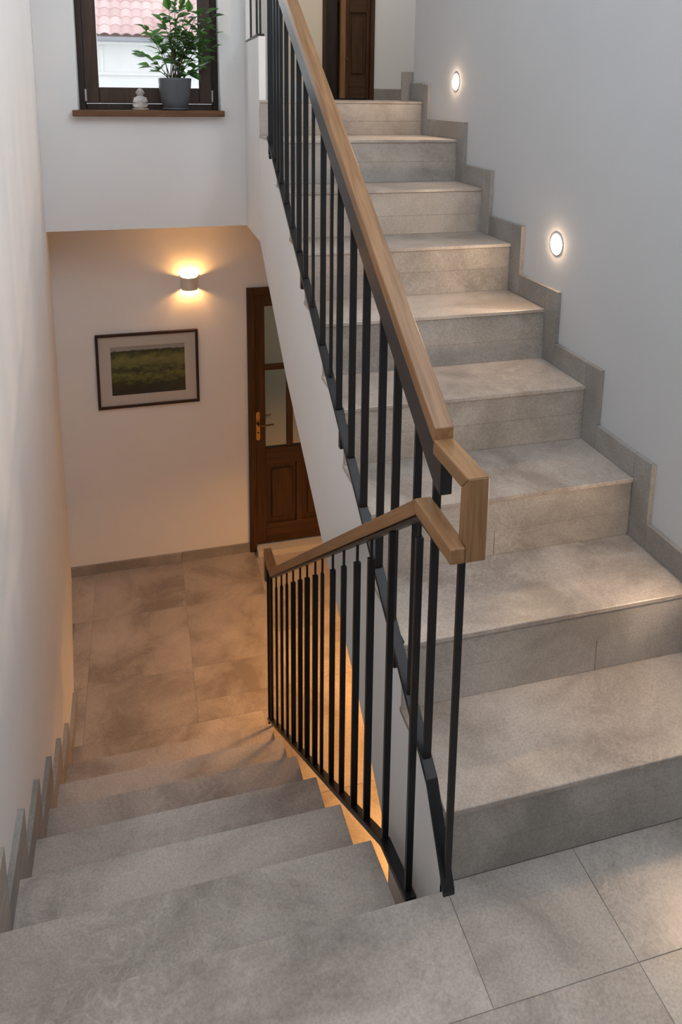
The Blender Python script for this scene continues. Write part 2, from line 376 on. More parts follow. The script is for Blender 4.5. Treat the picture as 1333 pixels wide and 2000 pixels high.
# stepped skirting on the right wall
br = thing('baseboard_right', 'stepped grey tile skirting climbing the right wall', 'baseboard', (XRW, 0, 0), kind='structure')
def skirt(y0, y1, z0, z1, parent=br, x0=XR, x1=XRW + .002, g=.0006):
    o = box('skirting_tile', x0, x1, y0 + g, y1 - g, z0 + g, z1 - g, [M['skirt']], None, bev=0.0008)
    return put(o, parent)
HS = 0.078
for k in range(1, 10):
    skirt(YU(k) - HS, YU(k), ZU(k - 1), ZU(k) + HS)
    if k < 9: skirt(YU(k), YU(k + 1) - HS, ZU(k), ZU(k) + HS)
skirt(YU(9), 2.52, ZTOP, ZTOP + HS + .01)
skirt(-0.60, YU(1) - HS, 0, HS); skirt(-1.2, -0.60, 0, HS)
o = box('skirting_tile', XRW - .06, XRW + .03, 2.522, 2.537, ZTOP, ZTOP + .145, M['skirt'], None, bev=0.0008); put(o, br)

# ------------------------------------------------------------------ falling flight
dn = thing('staircase', 'falling flight of grey stone steps on the left', 'staircase', (-0.5, 0.3, -0.18))
XD = -0.078
XDJ = [-.07, -.072, -.076, -.083, -.091, -.093, -.093, -.093]
prof = [(0.005, -0.30)]
prof = [(0.0, -0.04)]
for j in range(1, 8):
    prof += [(YD(j - 1) - .012, -(j - 1) * H - .04 if j > 1 else -.04), (YD(j - 1) - .012, -j * H - TH)]
prof += [(YD(6) - .012, ZF - TH), (YD(6) + .05, ZF - TH), (YD(6) + .05, ZF - .19), (YD(6) - .1, ZF - .19), (0.0, -0.42)]
prof = [(-0.1, -0.04)] + prof[1:] + [(-0.1, -0.42)]
put(prism('flight_body', prof, -0.935, XD - .020, 'X', M['white']), dn)
for j in range(1, 7):
    xe = XDJ[j]; x1b = xe + (0.020 if j == 1 else 0.008)      # right edges open slightly towards the back
    xa = XL(YD(j)) + .002
    yb = YD(j - 1) - .013 if j > 1 else 0.0
    put(prism('tread', [(xa, yb), (x1b, yb), (xe, YD(j) + .003), (xa, YD(j) + .003)], -j * H - TH, -j * H, 'Z', M['tread'], None, bev=0.0015), dn)
for j in range(1, 8):
    xa = XL(YD(j - 1)) + .002; yf = YD(j - 1) if j > 1 else -0.003
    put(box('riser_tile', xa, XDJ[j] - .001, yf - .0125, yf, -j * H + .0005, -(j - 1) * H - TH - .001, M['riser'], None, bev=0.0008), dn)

bl = thing('baseboard_left', 'stepped grey tile skirting going down the left wall', 'baseboard', (-0.93, 0, 0), kind='structure')
for j in range(0, 7):
    x0 = XL(YD(j)) - .004; x1 = XL(YD(j)) + .0165
    yj = YD(j) if j else 0.0
    if j == 0:
        skirt(-1.0, yj + .13, 0, .087, bl, x0, x1); skirt(yj + .001, yj + .13, -H, -.0005, bl, x0, x1)
        continue
    skirt(YD(j - 1) + .13 if j > 1 else .13, yj + .13, -j * H + .0, -j * H + .087, bl, x0, x1)
    skirt(yj + .004, yj + .13, -(j + 1) * H, -j * H - .0002, bl, x0, x1)
skirt(YD(6) + .13, 2.165, ZF, ZF + .087, bl, XL(1.95) - .004, XL(1.95) + .0165)

bb = thing('baseboard_back', 'straight grey tile skirting under the framed picture', 'baseboard', (0, YB, ZF), kind='structure')
for a, b in ((-1.052, -0.905), (-0.905, -0.39), (-0.39, 0.042)):
    put(box('skirting_tile', a + .0006, b - .0006, YB - .013, YB + .002, ZF, ZF + .062, M['skirt'], None, bev=0.0008), bb)
bh = thing('baseboard_hall', 'grey tile skirting of the upper hall right of the dark door', 'baseboard', (1.6, HY, ZTOP), kind='structure')
for a, b in ((1.247, 1.60), (1.60, 2.2), (2.2, 2.6)):
    put(box('skirting_tile', a + .0006, b - .0006, HY - .013, HY + .002, ZTOP, ZTOP + .085, M['skirt'], None, bev=0.0008), bh)
o = box('baseboard_hall_left', 0.03, 0.836, HY - .013, HY + .002, ZTOP, ZTOP + .135, M['hall_white']); tag(o, 'white skirting board on the far wall left of the dark door', 'baseboard', kind='structure')

# ------------------------------------------------------------------ railing (one welded piece: both flights)
rail = thing('stair_railing', 'black steel stair railing with a folded oak handrail', 'railing', (-0.03, -0.05, 0.0))
def rp(o): return put(o, rail)
def lean(o):
    '''the falling rail runs slightly towards the steps as it goes down'''
    for v in o.data.vertices: v.co.x -= 0.0145 * max(v.co.y - 0.1, 0.0)
    return rp(o)
UX0, UX1 = -0.034, 0.006            # upper oak rail
LX0, LX1 = -0.062, -0.028           # lower oak rail
YF = -0.083
zt = lambda y: 0.999 + 0.651 * (y - 0.074)         # top of the rising oak rail
rp(prism('handrail', [(0.074, zt(.074) - .001), (2.12, zt(2.12)), (2.12, zt(2.12) - .037), (0.074, zt(.074) - .037)], UX0, UX1, 'X', M['oak_up'], None, bev=0.0015))
rp(prism('handrail', [(YF, 0.975), (0.080, 0.975), (0.080, 0.944), (YF + .031, 0.944)], UX0, UX1, 'X', M['oak_level'], None, bev=0.0015))
rp(prism('handrail', [(YF, 0.9745), (YF + .031, 0.9435), (YF + .031, 0.846), (YF + .031, 0.815), (YF, 0.815)], UX0 + .0004, UX1 - .0004, 'X', M['oak_post'], None, bev=0.0015))
rp(prism('handrail', [(LX0, YF), (UX0 - .0005, YF), (UX0 - .0005, YF + .032), (LX1, YF + .032), (LX1, 0.096), (LX0, 0.096)], 0.8155, 0.846, 'Z', M['oak_level'], None, bev=0.0015))
zl = lambda y: 0.846 - 0.750 * (y - 0.094)         # top of the falling oak rail
lean(prism('handrail', [(0.096, zl(.096)), (1.705, zl(1.705)), (1.705, zl(1.705) - .038), (0.096, zl(.096) - .034)], LX0, LX1, 'X', M['oak_down'], None, bev=0.0015))
ze = zl(1.705)
lean(prism('handrail', [(1.707, ze), (1.850, ze + .006), (1.850, ze - .14), (1.820, ze - .14), (1.820, ze - .032), (1.707, ze - .036)], LX0, LX1, 'X', M['oak_level'], None, bev=0.0015))
# steel flats under the oak
rp(prism('top_flat', [(0.050, zt(.05) - .040), (2.12, zt(2.12) - .0375), (2.12, zt(2.12) - .105), (0.077, zt(.077) - .125), (0.050, zt(.05) - .112)], -0.029, -0.004, 'X', M['steel_rail'], None, bev=0.001))
lean(prism('top_flat', [(YF + .05, 0.815), (0.09, 0.8125), (1.70, zl(1.70) - .0385), (1.70, zl(1.70) - .047), (0.09, 0.803), (YF + .05, 0.806)], -0.056, -0.034, 'X', M['steel_rail'], None, bev=0.001))
# bottom flats
zu = lambda y: 0.181 + 0.636 * y
rp(prism('bottom_flat', [(-0.045, 0.058), (0.06, zu(.06)), (2.0, zu(2.0)), (2.0, zu(2.0) - .012), (0.06, zu(.06) - .012), (-0.045, 0.046)], -0.030, -0.0045, 'X', M['steel'], None, bev=0.001))
zd = lambda y: 0.032 - 0.6806 * y
lean(prism('bottom_flat', [(0.085, -0.108), (0.261, -0.146), (1.825, zd(1.825)), (1.825, zd(1.825) - .012), (0.256, -0.159), (0.085, -0.122)], -0.058, -0.032, 'X', M['steel'], None, bev=0.001))
UB = [(1.972, .024), (1.866, .014), (1.799, .014), (1.735, .014), (1.632, .016), (1.516, .014), (1.408, .018), (1.298, .017), (1.187, .010), (1.049, .018), (.943, .010),
      (.843, .019), (.707, .019), (.582, .020), (.443, .019), (.335, .019), (.199, .017), (.094, .017)]
for y, wd in UB:
    hw = wd / 2; top = zt(y) - .075 if y > .1 else zt(y) - .11
    bz = zu(y) + (0.0 if y < 1.9 else -.055)
    hw *= 1.12
    rp(box('baluster', -.0165 - hw * .88, -.0165 + hw * .88, y - (.0045 if wd > .012 else .006), y + (.0045 if wd > .012 else .006), bz, top, M['steel'], None, bev=0.0008))
rp(box('baluster', -.022, -.0085, -.034, -.025, 0.062, 0.8158, M['steel'], None, bev=0.0008))
LB = [(1.815, .022), (1.765, .014), (1.644, .011), (1.530, .013), (1.423, .012), (1.305, .020), (1.187, .018), (1.079, .020), (.965, .020), (.874, .012), (.753, .018), (.639, .017),
      (.516, .020), (.403, .020), (.261, .017), (.106, .017)]
for i, (y, wd) in enumerate(LB):
    hw = wd / 2; zr = zl(y) - .044 if y > .12 else .806
    bz = zd(y) if y > .2 else -.113
    if i == 0: bz, zr = zd(y) - .045, ze - .032
    if i == 1: zr = ze - .034
    xc = -.045 - .0145 * max(y - .1, 0)
    nk = zr - (.052 if i not in (0, 1, 14) else .0)
    b = rp(box('baluster', xc - hw * .9, xc + hw * .9, y - .0055, y + .0055, bz, nk, M['steel'], None, bev=0.0008))
    if nk < zr:
        p = box('pin', xc - .0032, xc + .0032, y - .003, y + .003, nk - .001, zr + .003, M['steel']); p.parent = b
        p.location = -rail.location - b.location
# brackets that fix the rising rail to the flight
for y in (1.972, 1.34, 0.80, 0.30):
    rp(box('bracket', -.026, -.0005, y - .010, y + .010, zu(y) - .075, zu(y) - .006, M['steel'], None, bev=0.0008))

# bars on the parapet
pr = thing('parapet_railing', 'three thin black bars on the white parapet by the window', 'railing', (0.012, 2.55, 1.885))
put(prism('bottom_flat', [(2.385, 1.897), (2.770, 1.890), (2.770, 1.885), (2.385, 1.885)], -0.006, 0.028, 'X', M['steel_rail']), pr)
for y in (2.69, 2.50, 2.40):
    put(box('bar', .007, .016, y - .006, y + .006, 1.892, 2.62, M['steel']), pr)
put(box('handrail', -.008, .032, 2.375, 2.775, 2.62, 2.655, M['oak_level']), pr)

# ------------------------------------------------------------------ step lights in the right wall
def step_light(y, z, label):
    t = thing('step_light', label, 'lamp', (XRW, y, z), 'recessed step lights in the right wall')
    bm = bmesh.new(); lathe_into(bm, [(.040, .0), (.040, .0015), (.036, .002), (.034, .001), (.034, -.006)], 28)
    o = obj('trim_ring', bm, M['lamp_white'], t, True); o.rotation_euler = (0, R(-90), 0)
    bm = bmesh.new(); lathe_into(bm, [(0, .010), (.012, .0094), (.024, .0066), (.034, .0012)], 28)
    o = obj('lamp_disc', bm, M['led'], t, True); o.rotation_euler = (0, R(-90), 0)
    return t
step_light(1.078, 1.132, 'round glowing step light on the right wall, the lower and larger looking one')
step_light(1.984, 1.686, 'round glowing step light on the right wall, the upper one near the top step')
step_light(0.172, 0.578, 'round glowing step light assumed low on the right wall above the first step, outside the frame')  # assumed third step light, unseen, warms the landing

# ------------------------------------------------------------------ wall lamp (half cylinder, light up and down)
def sconce(loc, rotz, label, up_w, dn_w, group=None):
    t = thing('wall_lamp', label, 'lamp', loc, group); t.rotation_euler = (0, 0, rotz)
    bm = bmesh.new(); seg = 20; r0, r1 = .044, .048; zb, ztp = -.038, .038
    rows = []
    for i in range(seg + 1):
        a = math.pi + math.pi * i / seg
        c, s = math.cos(a), math.sin(a)
        rows.append([bm.verts.new((r * c, r * s * 1.05 - .004, z)) for r in (r0, r1) for z in (zb, ztp)])
    for a, b in zip(rows[:-1], rows[1:]):
        for i0, i1 in ((0, 1), (1, 3), (3, 2), (2, 0)): bm.faces.new((a[i0], b[i0], b[i1], a[i1]))
    bm.faces.new([rows[0][i] for i in (0, 1, 3, 2)]); bm.faces.new([rows[-1][i] for i in (0, 1, 3, 2)])
    obj('lamp_shell', bm, M['lamp_white'], t)
    bm = bmesh.new(); box_into(bm, -.052, -.046, -.004, 0.0, -.034, .046); box_into(bm, .046, .052, -.004, 0.0, -.034, .046); box_into(bm, -.05, .05, -.003, 0.0, -.03, .03)
    obj('back_plate', bm, M['lamp_white'], t)
    bm = bmesh.new(); bmesh.ops.create_uvsphere(bm, u_segments=12, v_segments=8, radius=.010)
    o = obj('bulb', bm, M['bulb'], t, True); o.location = (0, -.024, .004)
    return t
sconce((-0.291, YB, 0.540), 0, 'half round white wall lamp glowing up and down above the framed picture', 1, 1)
point('wall_lamp_upper', (-0.291, YB - .030, 0.563), 3.6, WARM, .008)
point('wall_lamp_lower', (-0.291, YB - .030, 0.522), 2.4, WARM, .008)
# assumed second lamp, added unseen under the rising steps, warms the lower floor
sconce((XRW, 1.9, -0.10), R(-90), 'assumed half round white wall lamp added below the rising flight, out of sight', 1, 1)
area('assumed_low_light', (XRW - .11, 1.9, -0.16), (0, R(6), 0), 0.16, 0.16, 18.5, WARM, 140, 'DISK')  # light of the assumed lamp, added to warm the lower landing floor
point('added_hall_light', (0.9, 3.5, 3.2), 17.0, (1.0, .93, .84), .08)  # added light without a fitting, brightens the upper hall

# ------------------------------------------------------------------ framed picture
pic = thing('framed_picture', 'landscape picture in thin dark frame with wide pale mat', 'picture', (-0.5445, YB, 0.03))
def pp(o): return put(o, pic)
PX0, PX1, PZ0, PZ1 = -0.837, -0.252, -0.197, 0.259; FW = .0155
for a in ((PX0, PX1, PZ1 - FW, PZ1), (PX0, PX1, PZ0, PZ0 + FW), (PX0, PX0 + FW, PZ0 + FW, PZ1 - FW), (PX1 - FW, PX1, PZ0 + FW, PZ1 - FW)):
    pp(box('frame_side', a[0], a[1], YB - .020, YB - .001, a[2], a[3], M['frame_dark'], None, bev=0.0015))
bm = bmesh.new()
QX0, QX1, QZ0, QZ1 = -0.756, -0.332, -0.120, 0.178
for a in ((PX0 + .01, QX0, PZ0 + .01, PZ1 - .01), (QX1, PX1 - .01, PZ0 + .01, PZ1 - .01), (QX0, QX1, PZ0 + .01, QZ0), (QX0, QX1, QZ1, PZ1 - .01)):
    box_into(bm, a[0], a[1], YB - .0085, YB - .0055, a[2], a[3])
pp(obj('mat', bm, M['mat_board']))
m, nt, b = mat('landscape_print')
tc = N(nt, 'ShaderNodeTexCoord'); sp = N(nt, 'ShaderNodeSeparateXYZ'); nt.links.new(tc.outputs['Generated'], sp.inputs[0])
n1 = N(nt, 'ShaderNodeTexNoise'); n1.inputs['Scale'].default_value = 6; n1.inputs['Detail'].default_value = 7; n1.inputs['Roughness'].default_value = .65
mp = N(nt, 'ShaderNodeMapping'); mp.inputs['Scale'].default_value = (1.5, 1, 1.9); nt.links.new(tc.outputs['Generated'], mp.inputs[0]); nt.links.new(mp.outputs[0], n1.inputs['Vector'])
# wavy height coordinate: fields, hedgerows and a wooded rise under a pale strip of sky
ad = N(nt, 'ShaderNodeMath', operation='MULTIPLY_ADD'); ad.inputs[1].default_value = .42; nt.links.new(n1.outputs['Fac'], ad.inputs[0]); nt.links.new(sp.outputs['Z'], ad.inputs[2])
sb = N(nt, 'ShaderNodeMath', operation='SUBTRACT'); sb.inputs[1].default_value = .21; nt.links.new(ad.outputs[0], sb.inputs[0])
r = N(nt, 'ShaderNodeValToRGB'); e = r.color_ramp.elements
e[0].position = 0.02; e[0].color = (.030, .026, .018, 1); e[1].position = .98; e[1].color = (.06, .07, .03, 1)
for p, c in ((.20, (.045, .045, .022)), (.27, (.110, .120, .030)), (.40, (.190, .200, .050)), (.50, (.10, .11, .035)), (.56, (.17, .17, .055)), (.72, (.24, .23, .075)), (.80, (.15, .16, .05)), (.84, (.055, .065, .028))):
    x = e.new(p); x.color = (*c, 1)
nt.links.new(sb.outputs[0], r.inputs[0])
n2 = N(nt, 'ShaderNodeTexNoise'); n2.inputs['Scale'].default_value = 7.5; n2.inputs['Detail'].default_value = 8; n2.inputs['Roughness'].default_value = .7
mp2 = N(nt, 'ShaderNodeMapping'); mp2.inputs['Scale'].default_value = (1.2, 1, 1.5); mp2.inputs['Location'].default_value = (3.1, 0, 1.7); nt.links.new(tc.outputs['Generated'], mp2.inputs[0]); nt.links.new(mp2.outputs[0], n2.inputs['Vector'])
r2 = N(nt, 'ShaderNodeValToRGB'); r2.color_ramp.elements[0].position = .47; r2.color_ramp.elements[1].position = .53; nt.links.new(n2.outputs['Fac'], r2.inputs[0])
# clumps of bushes thin out in the sunny field
fz = N(nt, 'ShaderNodeValToRGB'); fe = fz.color_ramp.elements; fe[0].position = 0; fe[0].color = (.95, .95, .95, 1); fe[1].position = 1; fe[1].color = (.9, .9, .9, 1)
for p, v in ((.28, .75), (.36, .35), (.45, .8), (.55, .75), (.62, .2), (.75, .2)):
    x = fe.new(p); x.color = (v, v, v, 1)
nt.links.new(sp.outputs['Z'], fz.inputs[0])
mu = N(nt, 'ShaderNodeMath', operation='MULTIPLY'); nt.links.new(r2.outputs[0], mu.inputs[0]); nt.links.new(fz.outputs[0], mu.inputs[1])
bx = N(nt, 'ShaderNodeMix', data_type='RGBA'); bx.inputs['B'].default_value = (.022, .027, .014, 1); nt.links.new(mu.outputs[0], bx.inputs['Factor']); nt.links.new(r.outputs[0], bx.inputs['A'])
# sky: the strip above a bumpy skyline
n3 = N(nt, 'ShaderNodeTexNoise'); n3.inputs['Scale'].default_value = 11; n3.inputs['Detail'].default_value = 4; nt.links.new(tc.outputs['Generated'], n3.inputs['Vector'])
sk = N(nt, 'ShaderNodeMath', operation='MULTIPLY_ADD'); sk.inputs[1].default_value = .09; nt.links.new(n3.outputs['Fac'], sk.inputs[0]); nt.links.new(sp.outputs['Z'], sk.inputs[2])
gt = N(nt, 'ShaderNodeMath', operation='GREATER_THAN'); gt.inputs[1].default_value = .945; nt.links.new(sk.outputs[0], gt.inputs[0])
fx = N(nt, 'ShaderNodeMix', data_type='RGBA'); fx.inputs['B'].default_value = (.40, .39, .37, 1); nt.links.new(gt.outputs[0], fx.inputs['Factor']); nt.links.new(bx.outputs['Result'], fx.inputs['A'])
nt.links.new(fx.outputs['Result'], b.inputs['Base Color']); b.inputs['Roughness'].default_value = .6
pp(box('print', QX0 - .004, QX1 + .004, YB - .0045, YB - .003, QZ0 - .004, QZ1 + .004, m))
pp(box('glass_pane', PX0 + .012, PX1 - .012, YB - .013, YB - .0115, PZ0 + .012, PZ1 - .012, M['pic_glass']))

# ------------------------------------------------------------------ lower door
d1 = thing('door_1', 'dark brown panelled door with glazed top behind the stair', 'door', (0.40, YB, ZF), kind='structure')
def dp(o): return put(o, d1)
def strip(name, x0, x1, z0, z1, y0, y1, m=None): return dp(box(name, x0, x1, y0, y1, z0, z1, m or (M['dark_wood'] if (z1 - z0) > (x1 - x0) else M['dark_wood_h']), None, bev=0.002))
strip('door_frame', DX0, 0.087, ZF, DZ1, YB - .022, YB + .10)
strip('door_frame', 0.707, DX1, ZF, DZ1, YB - .022, YB + .10)
strip('door_frame', 0.087, 0.707, 0.447, DZ1, YB - .022, YB + .10)
LY0, LY1 = YB + .004, YB + .044
ZB = -1.224
strip('stile', 0.088, 0.152, ZB, 0.445, LY0, LY1); strip('stile', 0.642, 0.706, ZB, 0.445, LY0, LY1)
strip('top_rail', 0.152, 0.642, 0.367, 0.445, LY0, LY1)
strip('middle_rail', 0.152, 0.642, -0.675, -0.564, LY0, LY1)
strip('bottom_rail', 0.152, 0.642, ZB, -1.088, LY0, LY1)
cols = [(0.152, 0.289), (0.328, 0.466), (0.505, 0.642)]
for a, b_ in ((0.289, 0.328), (0.466, 0.505)):
    strip('glazing_bar', a, b_, -0.564, 0.367, LY0 + .004, LY1 - .004)
    strip('stile', a + .06, b_ + .06, -1.088, -0.675, LY0, LY1)
for a, b_ in cols: strip('glazing_bar', a, b_, -0.046, -0.012, LY0 + .006, LY1 - .006)
for a, b_ in cols:
    for z0, z1 in ((-0.564, -0.046), (-0.012, 0.367)):
        dp(box('glass_pane', a, b_, LY0 + .017, LY0 + .021, z0, z1, M['door_glass']))
for a, b_ in ((0.152, 0.349), (0.388, 0.526), (0.565, 0.642)):
    bm = bmesh.new(); box_into(bm, a, b_, LY0 + .016, LY0 + .026, -1.088, -0.675)
    box_into(bm, a + .034, b_ - .022, LY0 + .004, LY0 + .02, -1.055, -0.708, bev=.008)
    dp(obj('door_panel', bm, M['dark_wood']))
pl = dp(prism('handle_plate', [(0.092 + .012 + .012 * math.cos(t), zz + .012 * math.sin(t)) for zz, a0 in ((-.322, 0), (-.488, math.pi)) for t in [a0 + math.pi * i / 6 for i in range(7)]], LY0 - .005, LY0, 'Y', M['brass']))
def sub(o, parent):
    o.parent = parent; o.location = -parent.location - (parent.parent.location if parent.parent else Vector()); return o
bm = bmesh.new(); tube_into(bm, [(.104, LY0 - .004, -.385), (.104, LY0 - .040, -.386)], .009, .008, 10); tube_into(bm, [(.100, LY0 - .038, -.386), (.150, LY0 - .040, -.390), (.198, LY0 - .040, -.388)], .0065, .0055, 8)
sub(obj('lever', bm, M['bronze']), pl)
bm = bmesh.new(); tube_into(bm, [(.104, LY0 - .0055, -.448), (.104, LY0 - .002, -.448)], .006, .006, 10)
sub(obj('keyhole', bm, M['black']), pl)
bm = bmesh.new(); tube_into(bm, [(.104, LY1 + .040, -.37), (.150, LY1 + .042, -.376), (.200, LY1 + .042, -.374)], .0065, .0055, 8); tube_into(bm, [(.104, LY1, -.37), (.104, LY1 + .042, -.37)], .009, .008, 10)
dp(obj('lever', bm, M['bronze']))
# room behind it
bm = bmesh.new()
box_into(bm, -0.3, 1.4, 4.6, 4.7, ZF, 1.2); box_into(bm, -0.4, -0.3, 3.34, 4.7, ZF, 1.2); box_into(bm, 1.4, 1.5, 3.34, 4.7, ZF, 1.2)
box_into(bm, -0.4, 1.5, 3.34, 4.7, 1.1, 1.2); box_into(bm, -0.4, 1.5, 3.34, 4.7, ZF - .1, ZF)
tag(obj('wall_room', bm, plaster('pale_room_paint', (0.66, 0.61, 0.54))), 'pale room seen through the glazing of the lower door', 'wall', kind='structure')
point('assumed_room_light', (0.9, 4.1, 0.8), 3.0, (1.0, .90, .74), .05)  # assumed unseen light, added so the door glazing looks onto a lit room

# ------------------------------------------------------------------ upper door
d2 = thing('door_2', 'dark brown door standing ajar in the upper hall', 'door', (1.04, HY, ZTOP), kind='structure')
def d2p(o): return put(o, d2)
DT = 3.15
def s2(name, x0, x1, z0, z1, y0, y1, m=None): return d2p(box(name, x0, x1, y0, y1, z0, z1, m or M['dark_wood'], None, bev=0.003))
s2('door_frame', 0.836, 0.862, ZTOP, DT, HY - .02, HY + .12); s2('door_frame', 1.214, 1.245, ZTOP, DT, HY - .02, HY + .12); s2('door_frame', 0.862, 1.214, DT - .05, DT, HY - .02, HY + .12)
s2('dark_gap_panel', 0.862, 0.975, ZTOP + .01, DT - .05, HY + .075, HY + .11, M['win_dark'])  # dark panel put in for the shaded gap of the ajar door
s2('edge_stile', 0.977, 1.018, ZTOP + .01, DT - .05, HY - .005, HY + .035, M['lit_edge_wood'])
s2('stile', 1.018, 1.050, ZTOP + .01, DT - .05, HY + .01, HY + .045); s2('stile', 1.185, 1.214, ZTOP + .01, DT - .05, HY + .01, HY + .045)
s2('bottom_rail', 1.050, 1.185, ZTOP + .01, 1.775, HY + .01, HY + .045, M['dark_wood_h']); s2('middle_rail', 1.050, 1.185, 2.25, 2.35, HY + .01, HY + .045, M['dark_wood_h']); s2('top_rail', 1.050, 1.185, DT - .15, DT - .05, HY + .01, HY + .045, M['dark_wood_h'])
for z0, z1 in ((1.775, 2.25), (2.35, DT - .15)):
    bm = bmesh.new(); box_into(bm, 1.050, 1.185, HY + .028, HY + .036, z0, z1); box_into(bm, 1.068, 1.167, HY + .016, HY + .032, z0 + .02, z1 - .02, bev=.007)
    d2p(obj('door_panel', bm, M['dark_wood']))
bm = bmesh.new(); tube_into(bm, [(1.026, HY + .012, 1.905), (1.026, HY - .02, 1.905)], .007, .009, 8)
d2p(obj('knob', bm, M['bronze']))
bm = bmesh.new(); box_into(bm, 0.7, 1.6, HY + .9, HY + 1.0, ZTOP, CEIL); box_into(bm, .6, .7, HY + .2, HY + 1., ZTOP, CEIL); box_into(bm, 1.6, 1.7, HY + .2, HY + 1., ZTOP, CEIL); box_into(bm, .6, 1.7, HY, HY + 1., CEIL, CEIL + .1); box_into(bm, .6, 1.7, HY + .2, HY + 1., ZTOP - .1, ZTOP)
tag(obj('wall_room', bm, M['cream']), 'dark room behind the upper hall door', 'wall', kind='structure')

# ------------------------------------------------------------------ window
win = thing('window_1', 'brown wooden window above the lower landing, plant on its sill', 'window', (-0.478, 2.99, 1.55), kind='structure')
def wp(o): return put(o, win)
FY0, FY1 = 2.985, 3.05
def fr(name, x0, x1, z0, z1, y0, y1, m): return wp(box(name, x0, x1, y0, y1, z0, z1, m, None, bev=0.003))
for a in ((WX0, -0.797, 1.54, WZ1), (-0.158, WX1, 1.54, WZ1), (-0.797, -0.158, 1.54, 1.572), (-0.797, -0.158, WZ1 - .03, WZ1)):
    fr('window_frame', *a, FY0, FY1, M['win_dark'])
for a in ((-0.795, -0.731, 1.574, WZ1 - .032), (-0.226, -0.160, 1.574, WZ1 - .032), (-0.731, -0.226, 1.574, 1.655), (-0.731, -0.226, WZ1 - .11, WZ1 - .032)):
    fr('sash', *a, FY0 - .010, FY1 - .015, M['win_wood'])
wp(box('glass_pane', -0.735, -0.222, FY0 + .018, FY0 + .024, 1.650, WZ1 - .10, M['glass']))
for x in (-0.797, -0.158):
    bm = bmesh.new(); tube_into(bm, [(x, FY0 - .010, 1.585), (x, FY0 - .010, 1.645)], .007, .007, 10); wp(obj('hinge', bm, M['hinge']))
wp(box('window_sill', -0.853, -0.114, 2.785, FY0 + .01, 1.512, 1.5425, M['sill_wood'], None, bev=0.003))

# unseen high window added to the right wall to bring in light
w2 = thing('added_window', 'wide high window added to the right wall for light, unseen', 'window', (0.95, -0.40, 3.06), kind='structure')
for a in ((a0, a1, b0, b0 + .06), (a0, a1, b1 - .06, b1), (a0, a0 + .06, b0 + .06, b1 - .06), (a1 - .06, a1, b0 + .06, b1 - .06), (-.43, -.37, b0 + .06, b1 - .06)):
    put(box('window_frame', .92, .98, a[0], a[1], a[2], a[3], M['win_wood'], None, bev=0.003), w2)
for a in ((a0 + .06, -.43), (-.37, a1 - .06)):
    put(box('glass_pane', .945, .951, a[0], a[1], b0 + .06, b1 - .06, M['glass']), w2)

# ------------------------------------------------------------------ potted plant
SZ = 1.5425; PC = Vector((-0.356, 2.868, SZ))
pot = thing('potted_plant', 'leafy green plant in a round dark grey pot on the window sill', 'plant', PC)
M['pot'] = plain('dark_grey_glazed_pot', (0.095, 0.105, 0.115), 0.4)
M['soil'] = plain('dark_soil', (0.03, 0.02, 0.014), 0.95)
bm = bmesh.new(); lathe_into(bm, [(0, .010), (.056, .010), (.062, .016), (.072, .055), (.079, .10), (.0835, .150), (.0840, .160), (.081, .161), (.079, .150), (.077, .135), (0, .135)], 40)
obj('pot', bm, M['pot'], pot, True)
bm = bmesh.new(); lathe_into(bm, [(0, 0), (.060, 0), (.066, .006), (.067, .013), (.063, .013), (.060, .009), (0, .009)], 40); obj('saucer', bm, M['pot'], pot, True)
bm = bmesh.new(); lathe_into(bm, [(.0775, .132), (.05, .139), (0, .142)], 24); obj('soil', bm, M['soil'], pot, True)
m, nt, b = mat('green_leaf'); oi = N(nt, 'ShaderNodeObjectInfo'); r = N(nt, 'ShaderNodeValToRGB')
r.color_ramp.elements[0].color = (.018, .055, .016, 1); r.color_ramp.elements[1].color = (.085, .19, .035, 1)
x = r.color_ramp.elements.new(.6); x.color = (.035, .105, .022, 1)
nt.links.new(oi.outputs['Random'], r.inputs[0]); nt.links.new(r.outputs[0], b.inputs['Base Color'])
b.inputs['Roughness'].default_value = .42
tr = N(nt, 'ShaderNodeBsdfTranslucent'); tr.inputs[0].default_value = (.10, .26, .04, 1)
mx = N(nt, 'ShaderNodeMixShader'); mx.inputs[0].default_value = .32; out = nt.nodes['Material Output']
nt.links.new(b.outputs[0], mx.inputs[1]); nt.links.new(tr.outputs[0], mx.inputs[2]); nt.links.new(mx.outputs[0], out.inputs[0])
M['leaf'] = m
M['stem'] = plain('brown_green_stem', (.06, .05, .025), .6)
def leaf_mesh(name, L, W, droop, fold):
    bm = bmesh.new(); n = 5; mid = []; lf = []; rt = []
    prof_w = [0.0, .62, 1.0, .82, .42, 0.0]
    for i in range(n + 1):
        t = i / n; xx = L * t; zz = -droop * L * t * t; ww = W * .5 * prof_w[i]
        mid.append(bm.verts.new((xx, 0, zz)))
        if 0 < i < n:
            lf.append(bm.verts.new((xx, ww, zz + fold * ww))); rt.append(bm.verts.new((xx, -ww, zz + fold * ww)))
    for side in (lf, rt):
        bm.faces.new((mid[0], mid[1], side[0]))
        for i in range(n - 2): bm.faces.new((mid[i + 1], mid[i + 2], side[i + 1], side[i]))
        bm.faces.new((mid[n - 1], mid[n], side[n - 2]))
    me = bpy.data.meshes.new(name); bm.to_mesh(me); bm.free(); me.materials.append(M['leaf'])
    for p in me.polygons: p.use_smooth = True
    return me
LM = [leaf_mesh('leaf', .070, .046, .35, .2), leaf_mesh('leaf', .064, .042, .6, .3), leaf_mesh('leaf', .076, .048, .2, .15)]
rnd = random.Random(11)
PXM = 396.0
